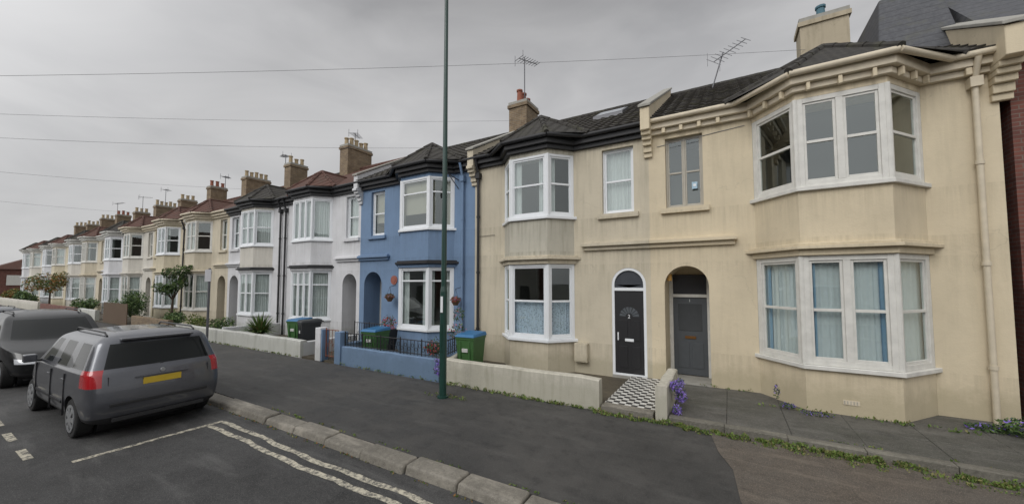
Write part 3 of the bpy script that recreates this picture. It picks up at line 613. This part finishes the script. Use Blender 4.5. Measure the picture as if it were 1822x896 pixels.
def bin_(x,y,body,lid,rot=0,h=1.0):
    mb=MB()
    mb.hexa([(-.22,-.26,.06),(.22,-.26,.06),(.22,.24,.06),(-.22,.24,.06)],[(-.28,-.34,h),(.28,-.34,h),(.28,.32,h),(-.28,.32,h)],body)
    mb.box(-.29,.29,-.35,.33,h-.07,h-.0,body)
    mb.hexa([(-.30,-.38,h+.003),(.30,-.38,h+.003),(.30,.36,h+.003),(-.30,.36,h+.003)],[(-.26,-.3,h+.07),(.26,-.3,h+.07),(.27,.34,h+.10),(-.27,.34,h+.10)],lid)
    mb.cyl((-.25,.4,h+.02),(.25,.4,h+.02),.02,lid,8)
    for i in (-1,1): mb.cyl((i*.24,.25,.1),(i*.29,.25,.1),.1,black,14); mb.box(i*.14-.02,i*.14+.02,-.345,-.28,.3,h-.1,body)
    mb.box(-.09,.09,-.335,-.30,.62,.72,simple('bin_label',(.5,.5,.48),.6))
    o=mb.build('wheelie_bin',bevel=.015); o.location=(x,y,.03); o.rotation_euler=(0,0,rot)
bin_(-6.15,8.3,bing,binb,.1,1.02); bin_(-9.75,8.1,bing,binb,.15,.95); bin_(-13.5,8.2,bink,bink,-.3,1.02); bin_(-14.5,8.4,bing,binb,.2,1.0)
# ---------------------------------------------------------------- lamp post
mb=MB(); px,py=-5.47,6.36
mb.cyl((px,py,0),(px,py,.04),.12,poleg,24); mb.cyl((px,py,.04),(px,py,2.3),.078,poleg,24); mb.cyl((px,py,2.3),(px,py,2.42),.078,poleg,24,.06); mb.cyl((px,py,2.42),(px,py,9.2),.06,poleg,24,.042)
mb.cyl((px,py,9.2),(px,py-1.0,9.6),.03,poleg,12); mb.box(px-.14,px+.14,py-1.6,py-.95,9.55,9.68,metal)
mb.box(px-.03,px+.03,py-.09,py-.073,1.0,1.6,poleg); mb.box(px-.02,px+.045,py-.084,py-.076,1.85,2.2,pvc)
mb.build('street_lamp',smooth=True)
mb=MB(); mb.cyl((-18.7,7.0,0),(-18.7,7.0,3.1),.045,metal,12); mb.box(-18.98,-18.42,6.94,6.955,2.55,3.05,simple('sign_back',(.4,.4,.42),.5)); s_=mb.build('traffic_sign')
# ---------------------------------------------------------------- plants
def strip(name,x0,x1,y,z,n,mats,sz,dy=.06,hz=.05,par=None,p=.75):
    cl=[]
    x=x0
    while x<x1:
        r=random.uniform(.04,.16)
        if random.random()<p: cl.append((x,y+random.uniform(-dy,dy)*.6,z+hz*.4,r,random.uniform(.03,dy),random.uniform(.3,1.3)*hz,random.uniform(.3,1)))
        x+=r*1.2
    return leafmass(name,cl,mats,n,sz,par,up=1.5)
strip('weeds',-6.1,-2.3,7.2,0,50,weeds,.028,.06,.06,p=.8); strip('weeds',-1.0,9,7.12,0,190,weeds,.026,.13,.06,p=.97); strip('weeds',.2,9,6.95,0,50,weeds,.02,.16,.025,p=.7); strip('weeds',-2.3,-1,7.12,0,90,weeds,.028,.08,.06,p=.95)
strip('weeds',-5.9,-4.9,6.4,0,40,weeds,.025,.12); strip('weeds',-8,4,4.08,0.0,16,weeds,.02,.03,.02,p=.5); strip('weeds',-10,4,3.70,-.1,14,[weeds[0],weeds[2],orange[0]],.02,.03,.015,p=.5)
strip('weeds',.5,3.4,D-.98,.1,14,weeds,.03); strip('weeds',-1.0,.4,D-.06,.09,12,weeds,.025); strip('weeds',-10.3,-6.4,7.26,0,14,weeds,.025); strip('weeds',-22,-12.6,7.26,0,14,weeds,.03)
strip('weeds',1,9,7.46,.09,14,weeds,.02,.05,.02,p=.4)
leafmass('lobelia_plant',[(-.92,7.7,.55,.13,.16,.12,1),(-.85,7.85,.35,.12,.15,.14,1),(-.88,7.5,.18,.1,.12,.1,.6),(-.9,8.2,.5,.1,.15,.1,.6)],purple,420,.022)
leafmass('lobelia_plant',[(-6.3,7.15,.35,.13,.1,.18,1),(-6.35,7.2,.55,.1,.1,.08,.5)],purple,400,.022)
leafmass('lobelia_plant',[(.9,8.9,.16,.15,.1,.06,.7),(1.3,8.7,.13,.25,.08,.04,.5),(.75,9.0,.38,.06,.06,.16,.4)],[leafs[0],purple[0],leafs[1]],260,.02)
leafmass('flowering_shrub',[(4.0,9.2,.22,.35,.3,.15,.8),(4.5,9.0,.4,.4,.4,.33,1.2),(5.1,8.8,.55,.5,.4,.5,1.4),(3.6,9.3,.12,.3,.2,.06,.4),(4.7,8.2,.15,.5,.3,.1,.7)],[leafs[0],leafs[1],leafs[2],leafs[0],leafs[1],leafs[1],purple[0]],900,.03)
def basket(x,y,z,mats,par):
    mb=MB(); mb.cyl((x,y,z-.14),(x,y,z),.07,simple('basket',(.12,.07,.04),.9),12,.15)
    for t in range(3): mb.cyl((x+.14*math.cos(t*2.1),y+.14*math.sin(t*2.1),z),(x,y,z+.4),.004,black,4)
    mb.cyl((x,y,z+.4),(x,D,z+.45),.01,black,5); mb.build('hanging_basket',par)
    leafmass('basket_flowers',[(x,y,z+.05,.2,.2,.12,1)],mats,350,.03,par)
basket(-10.85,D-.3,1.95,[potc,leafs[0],orange[0]],hC); basket(-7.75,D-.3,1.9,[redfl[0],leafs[1],potc],hC)
pl=empty('potted_plant',(0,0,0)); mb=MB(); mb.hexa([(-10.5,8.95,.05),(-10.15,8.95,.05),(-10.15,9.25,.05),(-10.5,9.25,.05)],[(-10.6,8.9,.9),(-10.05,8.9,.9),(-10.05,9.3,.9),(-10.6,9.3,.9)],black); mb.build('planter',pl,bevel=.01)
leafmass('foliage',[(-10.3,9.1,1.1,.25,.25,.3,1)],[redfl[0],leafs[1],leafs[0]],300,.04,pl)
leafmass('rose_bush',[(-7.1,8.9,1.0,.3,.3,.35,1),(-7.3,9.2,1.5,.2,.2,.25,.7),(-7.2,8.0,.7,.3,.2,.3,.8)],[leafs[0],leafs[1],leafs[0],redfl[1],leafs[2],leafs[1]],320,.035)
leafmass('rose_bush',[(-6.9,7.65,.72,.35,.15,.18,1)],[leafs[0],leafs[1],redfl[0]],300,.04)
def tree(name,x,y,h,r,mats,n=2200,sz=.07):
    e=empty(name); mb=MB(); mb.cyl((x,y,0),(x+.1,y,h*.5),.09,bark,8,.05)
    cl=[]
    for i in range(9):
        a=i*2.4; rr=r*random.uniform(.3,.8); q=(x+rr*math.cos(a),y+rr*math.sin(a),h*random.uniform(.55,.9)); mb.cyl((x+.08,y,h*.42),q,.035,bark,6,.01); cl.append((*q,r*.42,r*.42,r*.36,1/9))
    mb.build('trunk_and_limbs',e); leafmass('foliage',cl,mats,n,sz,e)
tree('garden_tree',-27.6,8.6,3.6,.9,leafs); tree('garden_tree',-56,8.4,3.6,1.9,orange,2400,.1); 
def shrub(x,y,w,h,mats=leafs,n=900,sz=.06):
    cl=[(x+random.uniform(-w,w)*.6,y+random.uniform(-.4,.4),h*random.uniform(.35,.75),w*.5,.4,h*.35,.2) for _ in range(6)]
    leafmass('garden_shrub',cl,mats,n,sz)
shrub(-31.5,8.2,1.8,1.9,n=2600); shrub(-35,8.2,1.2,1.4,n=1500); shrub(-26,8.3,1.2,1.0,n=1200); shrub(-66,8.2,3,1.6,n=2200,sz=.1); shrub(-74,8.2,3,1.8,orange,2200,.1); shrub(-21.5,8.6,.8,.8,n=700); shrub(-45,8.4,2.,1.3,n=1500,sz=.08); shrub(-23,8.2,.8,.9,weeds,700)
mb=MB()
for i in range(190):
    a=random.random()*6.28; t=random.uniform(.1,1.3); L=random.uniform(.6,1.1); d=Vector((math.cos(a)*math.sin(t),math.sin(a)*math.sin(t),math.cos(t))); s=Vector((-math.sin(a),math.cos(a),0))*.035
    c=Vector((-17.2,8.3,.3)); m=c+d*L*.6; e=c+d*L-Vector((0,0,.15*t)); mb.face([c-s*.5,c+s*.5,m+s,m-s],random.choice(leafs[1:]+[weeds[2]])); mb.face([m-s,m+s,e],random.choice(leafs[1:]))
mb.build('spiky_plant')
mb=MB(); fw_=simple('fence_wood',(.13,.09,.06),.9)
for i in range(22): mb.box(-30.2+i*-.2,-30.04+i*-.2,7.36,7.4,0,1.25+.04*random.random(),fw_)
mb.build('wooden_fence')
# ---------------------------------------------------------------- wires
pole=Vector((-21,-3.9,0)); mb=MB(); mb.cyl(pole-Vector((0,0,.1)),pole+Vector((0,0,8.6)),.14,bark,12,.1); mb.build('telegraph_pole')
mb=MB()
def wire(p,q,sag=.25,r=.0045):
    p=Vector(p);q=Vector(q);n=16;P=[p.lerp(q,i/n)-Vector((0,0,sag*4*(i/n)*(1-i/n))) for i in range(n+1)]
    for a,b in zip(P[:-1],P[1:]): mb.cyl(a,b,r,wirem,4)
for z,q in ((6.6,(2.1,13.4,9.3)),(6.3,(-6.9,12.6,8.9)),(6.0,(-7.9,D-.7,6.9)),(5.75,(-18,D,6.9)),(5.3,(-29,D,6.7))): wire(pole+Vector((0,0,z)),q)
mb.build('telephone_wires')
# ---------------------------------------------------------------- cars
def carpaint(name,col,met=.5,coat=.8):
    m,nt,b=newmat(name); b.inputs['Base Color'].default_value=(*col,1); b.inputs['Metallic'].default_value=met; b.inputs['Roughness'].default_value=.32; b.inputs['Coat Weight'].default_value=coat; b.inputs['Coat Roughness'].default_value=.05
    f=noise(nt,5,5); c=mix(nt,ramp(nt,f,[(.4,0),(.7,.3)]),col,[x*1.3+.01 for x in col]); nt.links.new(c,b.inputs['Base Color']); return m
cglass=simple('car_glass',(.010,.012,.012),.05,var=0,spec=.32); 
tyre=simple('tyre',(.018,.018,.018),.85); alloy=simple('alloy',(.42,.43,.44),.35,.6); redl=simple('tail_light',(.40,.015,.02),.18,coat=.8); headl=simple('headlamp',(.55,.57,.6),.12,coat=1); yellowp=simple('plate_yellow',(.60,.42,.04),.4); whitep=simple('plate_white',(.6,.6,.58),.4); dplas=simple('dark_plastic',(.022,.022,.024),.6)
def car(name,paint,loc,rot,L=4.32,H=1.66,Wd=.875):
    root=empty(name); kx=L/4.3; kz=H/1.66; kw=Wd/.875
    lv=[(.20,.15,4.15,.78),(.34,.03,4.27,.845),(.58,0,4.30,.872),(.82,.06,4.28,.875),(1.00,.22,4.235,.862),(1.06,1.00,4.20,.84),(1.50,1.72,4.03,.72),(1.60,2.02,3.90,.62),(1.65,2.4,3.55,.34)]
    def ring(i):
        z,xf,xr,w=lv[i]; t=max(0,min(1,(z-1.06)/.44)) if z>1.03 else 0
        A=1.28+.62*t; A2=A+.09; B=2.30+.04*t; C1=3.18; Dp=3.98-.10*t
        if i>=7: A=xf+.15; A2=xf+.25; Dp=xr-.15; B=A2+(Dp-A2)*.33; C1=A2+(Dp-A2)*.66
        pts=[(xf,0),(xf+.03,.5*w),(xf+.17,.86*w),(A,w),(A2,w),(B,w),(B+.09,w),(C1,w),(C1+.09,w),(min(Dp,xr-.16),w*.985),(xr-.11,w*.96),(xr-.025,w*.85),(xr,w*.4),(xr,0)]
        if i<=4: pts[3]=(1.0,w); pts[4]=(1.2,w)
        full=pts+[(x,-y) for x,y in pts[-2:0:-1]]
        out=[]
        for x,y in full:
            zz=z
            if i in (3,4,5): zz-= max(0,1.2-x)*.23*(i/5)
            if i in (3,4,5): zz+= .03*(x-2)/2
            out.append(((x)*kx,y*kw,zz*kz))
        return out
    R=[ring(i) for i in range(9)]; n=len(R[0])
    me=bpy.data.meshes.new('body'); V=[p for r in R for p in r]; F=[]; MI=[]
    half=lambda j: j if j<13 else 25-j
    for i in range(8):
        for j in range(n):
            k=(j+1)%n; F.append([i*n+j,i*n+k,(i+1)*n+k,(i+1)*n+j]); h=half(j)
            m=0
            if i==5 and (h in (0,1,4,6,8,11,12)): m=1
            if i in (3,4) and h in (9,10): m=2
            if i==2 and h in (1,): m=3
            if i==2 and h==0: m=4
            if i==0: m=4
            MI.append(m)
    for i,rev in ((0,True),(8,False)):
        for j in range(13):
            a,b,c,d=j,j+1,n-j-1,(n-j)%n
            q=list(dict.fromkeys([i*n+a,i*n+b,i*n+c,i*n+d]))
            if len(q)>2: F.append(q[::-1] if rev else q); MI.append(4 if rev else 0)
    me.from_pydata(V,[],F)
    for m in (paint,cglass,redl,headl,dplas): me.materials.append(m)
    me.polygons.foreach_set('material_index',MI); me.polygons.foreach_set('use_smooth',[True]*len(F))
    bm=bmesh.new(); bm.from_mesh(me); bmesh.ops.recalc_face_normals(bm,faces=bm.faces)
    cl_=bm.edges.layers.float.new('crease_edge')
    for e in bm.edges:
        a,b=e.verts[0].index,e.verts[1].index
        if a//n==b//n and a//n in (4,5): e[cl_]=.5
        if a//n==b//n and a//n==6: e[cl_]=.35
        if a//n==b//n and a//n==2: e[cl_]=.35
    bm.to_mesh(me); bm.free()
    o=bpy.data.objects.new('body',me); C.objects.link(o); o.parent=root
    sb=o.modifiers.new('s','SUBSURF'); sb.levels=3; sb.render_levels=3
    cut=[]
    wx=(.86*kx,3.52*kx); wr=.32
    for x in wx:
        m=MB(); m.cyl((x,-1.2,wr),(x,1.2,wr),wr+.06,dplas,40); c=m.build('cut'); cut.append(c)
        bo=o.modifiers.new('b','BOOLEAN'); bo.operation='DIFFERENCE'; bo.object=c; bo.solver='EXACT'
    bpy.context.view_layer.update()
    dg=bpy.context.evaluated_depsgraph_get(); nm=bpy.data.meshes.new_from_object(o.evaluated_get(dg)); o.modifiers.clear(); o.data=nm
    nm.shade_smooth(); nm.set_sharp_from_angle(angle=math.radians(50))
    for c in cut: bpy.data.objects.remove(c)
    m=MB()
    for x in wx: m.cyl((x,-.62*kw,wr+.05),(x,.62*kw,wr+.05),wr+.07,dplas,24)
    m.box(.4*kx,3.9*kx,-.6,.6,.18,.4,dplas); m.build('underbody',root)
    for x in wx:
        for sd in (-1,1):
            m=MB(); yo=sd*(.85*kw); yi=sd*(.65*kw)
            m.cyl((x,yi,wr),(x,yo,wr),wr,tyre,36); w_=m.build('tyre',root,bevel=.03,seg=3)
            m=MB(); m.cyl((x,yo-sd*.02,wr),(x,yo+sd*.004,wr),.215,dplas,30); m.cyl((x,yo,wr),(x,yo+sd*.018,wr),.055,alloy,16)
            for i in range(30):
                t0=2*math.pi*i/30;t1=2*math.pi*(i+1)/30; g=lambda r,t,y:(x+r*math.cos(t),y,wr+r*math.sin(t))
                m.hexa([g(.19,t0,yo),g(.225,t0,yo),g(.225,t1,yo),g(.19,t1,yo)],[g(.19,t0,yo+sd*.012),g(.225,t0,yo+sd*.012),g(.225,t1,yo+sd*.012),g(.19,t1,yo+sd*.012)],alloy)
            for i in range(7):
                t=2*math.pi*i/7; dx=Vector((math.cos(t),0,math.sin(t))); s=Vector((-math.sin(t),0,math.cos(t)))*.03; c0=Vector((x,yo+sd*.005,wr)); 
                m.hexa([tuple(c0+dx*.03-s),tuple(c0+dx*.2-s*1.3),tuple(c0+dx*.2+s*1.3),tuple(c0+dx*.03+s)],[tuple(c0+dx*.03-s+Vector((0,sd*.014,0))),tuple(c0+dx*.2-s*1.3+Vector((0,sd*.008,0))),tuple(c0+dx*.2+s*1.3+Vector((0,sd*.008,0))),tuple(c0+dx*.03+s+Vector((0,sd*.014,0)))],alloy)
            m.build('wheel_rim',root)
    m=MB()
    m.box(4.24*kx,4.292*kx,-.26,.26,.84,.95,yellowp); m.box(4.24*kx,4.297*kx,-.36,.36,.965,.99,paint); m.build('rear_number_plate',root,bevel=.004)
    m=MB(); m.box(4.26*kx,4.312*kx,-.66,.66,.555,.60,dplas); m.box(4.2*kx,4.285*kx,-.62,.62,.30,.36,dplas); m.cyl((4.25*kx,0,1.04),(4.27*kx,0,1.04),.035,alloy,16)
    for yy in (-.68,.68): m.box(4.2*kx,4.25*kx,yy-.004,yy+.004,.62,1.04,black)
    m.build('rear_bumper_trim',root,bevel=.006)
    m=MB(); m.cyl((4.19*kx,.0,1.10*kz),(4.13*kx,-.42,1.20*kz),.012,black,6); m.cyl((4.2*kx,0,1.09*kz),(4.14*kx,0,1.09*kz),.03,black,10); m.box(3.94*kx,4.07*kx,-.5,.5,1.53*kz,1.56*kz,paint); m.build('rear_wiper',root,bevel=.008)
    m=MB(); m.box(-.02,.01,-.26,.26,.42,.53,whitep); m.box(-.005,.03,-.5,.5,.28,.37,dplas); m.cyl((-.005,0,.66),(.03,0,.66),.05,alloy,16); m.build('front_number_plate',root,bevel=.004)
    for sd in (-1,1):
        m=MB(); y=sd*.56*kw; m.cyl((2.1*kx,y,1.60*kz),(2.2*kx,y,1.65*kz),.014,black,8); m.cyl((2.2*kx,y,1.65*kz),(3.65*kx,y,1.645*kz),.016,black,8); m.cyl((3.65*kx,y,1.645*kz),(3.78*kx,y,1.595*kz),.014,black,8); m.build('roof_rail',root)
        m=MB(); y=sd*.90*kw; m.box(1.38*kx,1.52*kx,min(y,y+sd*.17),max(y,y+sd*.17),1.02*kz,1.16*kz,paint); m.box(1.42*kx,1.48*kx,min(sd*.8*kw,y),max(sd*.8*kw,y),1.02*kz,1.06*kz,black); m.build('door_mirror',root,bevel=.03,seg=3)
        m=MB(); y0,y1=sorted((sd*.855*kw,sd*.874*kw))
        m.box(1.25*kx,3.0*kx,y0,y1+.004,.50,.55,dplas)
        for x in (1.30,2.33,3.16): m.box(x*kx,(x+.008)*kx,y0-.01,y1-.004,.32,.98*kz,black)
        for x in (2.05,2.95): m.box(x*kx,(x+.17)*kx,y0,y1+.012,.90,.93,paint)
        m.build('door_trim',root,bevel=.003,seg=1)
    root.location=loc; root.rotation_euler=(0,0,rot); return root
grey=carpaint('grey_metallic',(.11,.115,.13),.6); blk=carpaint('black_metallic',(.007,.008,.009),.1,.35); silver=carpaint('dark_blue_metallic',(.02,.027,.04),.2)
car('parked_car',grey,(-8.85-4.40,2.6,-.1),.02,4.40,1.74,.95)
car('parked_car',blk,(-14.7,2.55,-.1),math.pi,4.6,1.80,.95)
car('parked_car',silver,(-25.5,2.6,-.1),math.pi,4.3,1.55,.9)
# ---------------------------------------------------------------- light
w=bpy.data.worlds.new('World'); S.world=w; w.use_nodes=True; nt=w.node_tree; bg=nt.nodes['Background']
sky=N(nt,'ShaderNodeTexSky',sky_type='NISHITA'); sky.sun_disc=False
sd=Vector((-.1,-.72,.68)).normalized(); el=math.asin(sd.z); az=math.atan2(sd.x,sd.y)
sky.sun_elevation=el; sky.sun_rotation=az
tc=N(nt,'ShaderNodeTexCoord'); mp=N(nt,'ShaderNodeMapping'); mp.inputs['Scale'].default_value=(1,1,3.2); nt.links.new(tc.outputs['Generated'],mp.inputs[0])
no=N(nt,'ShaderNodeTexNoise'); no.inputs['Scale'].default_value=2.4; no.inputs['Detail'].default_value=7; no.inputs['Roughness'].default_value=.5; no.inputs['Distortion'].default_value=.6; nt.links.new(mp.outputs[0],no.inputs['Vector'])
cl=ramp(nt,no.outputs['Fac'],[(.34,(.82,.82,.83)),(.66,(1.04,1.035,1.035))])
sx=N(nt,'ShaderNodeSeparateXYZ'); nt.links.new(tc.outputs['Generated'],sx.inputs[0])
gr=ramp(nt,sx.outputs[2],[(0,(.60,.60,.60)),(.2,(.60,.60,.60)),(.42,(.575,.575,.578)),(.53,(.50,.50,.505)),(.64,(.33,.33,.335)),(1,(.28,.28,.29))])
base=mix(nt,1.0,cl,gr,'MULTIPLY')
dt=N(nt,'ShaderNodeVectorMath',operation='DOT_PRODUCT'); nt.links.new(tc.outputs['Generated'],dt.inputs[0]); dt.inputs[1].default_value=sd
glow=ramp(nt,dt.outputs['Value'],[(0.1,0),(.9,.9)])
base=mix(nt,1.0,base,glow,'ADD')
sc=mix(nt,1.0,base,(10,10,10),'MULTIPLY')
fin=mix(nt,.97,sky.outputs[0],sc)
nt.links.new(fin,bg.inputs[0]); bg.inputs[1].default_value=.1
su=bpy.data.lights.new('sun','SUN'); su.energy=1.1; su.angle=math.radians(30); su.color=(1,.985,.96); so=bpy.data.objects.new('sun',su); C.objects.link(so); so.rotation_euler=sd.to_track_quat('Z','Y').to_euler()
S.view_settings.view_transform='Standard'; S.view_settings.look='None'; S.view_settings.exposure=0
cam=bpy.data.cameras.new('camera'); co=bpy.data.objects.new('camera',cam); C.objects.link(co)
co.location=(0,0,2.5); co.rotation_euler=(math.radians(93),0,math.radians(30.3)); cam.sensor_width=36; cam.lens=36*660/1822; cam.shift_y=.011; cam.clip_end=2000; cam.clip_start=.05
S.camera=co
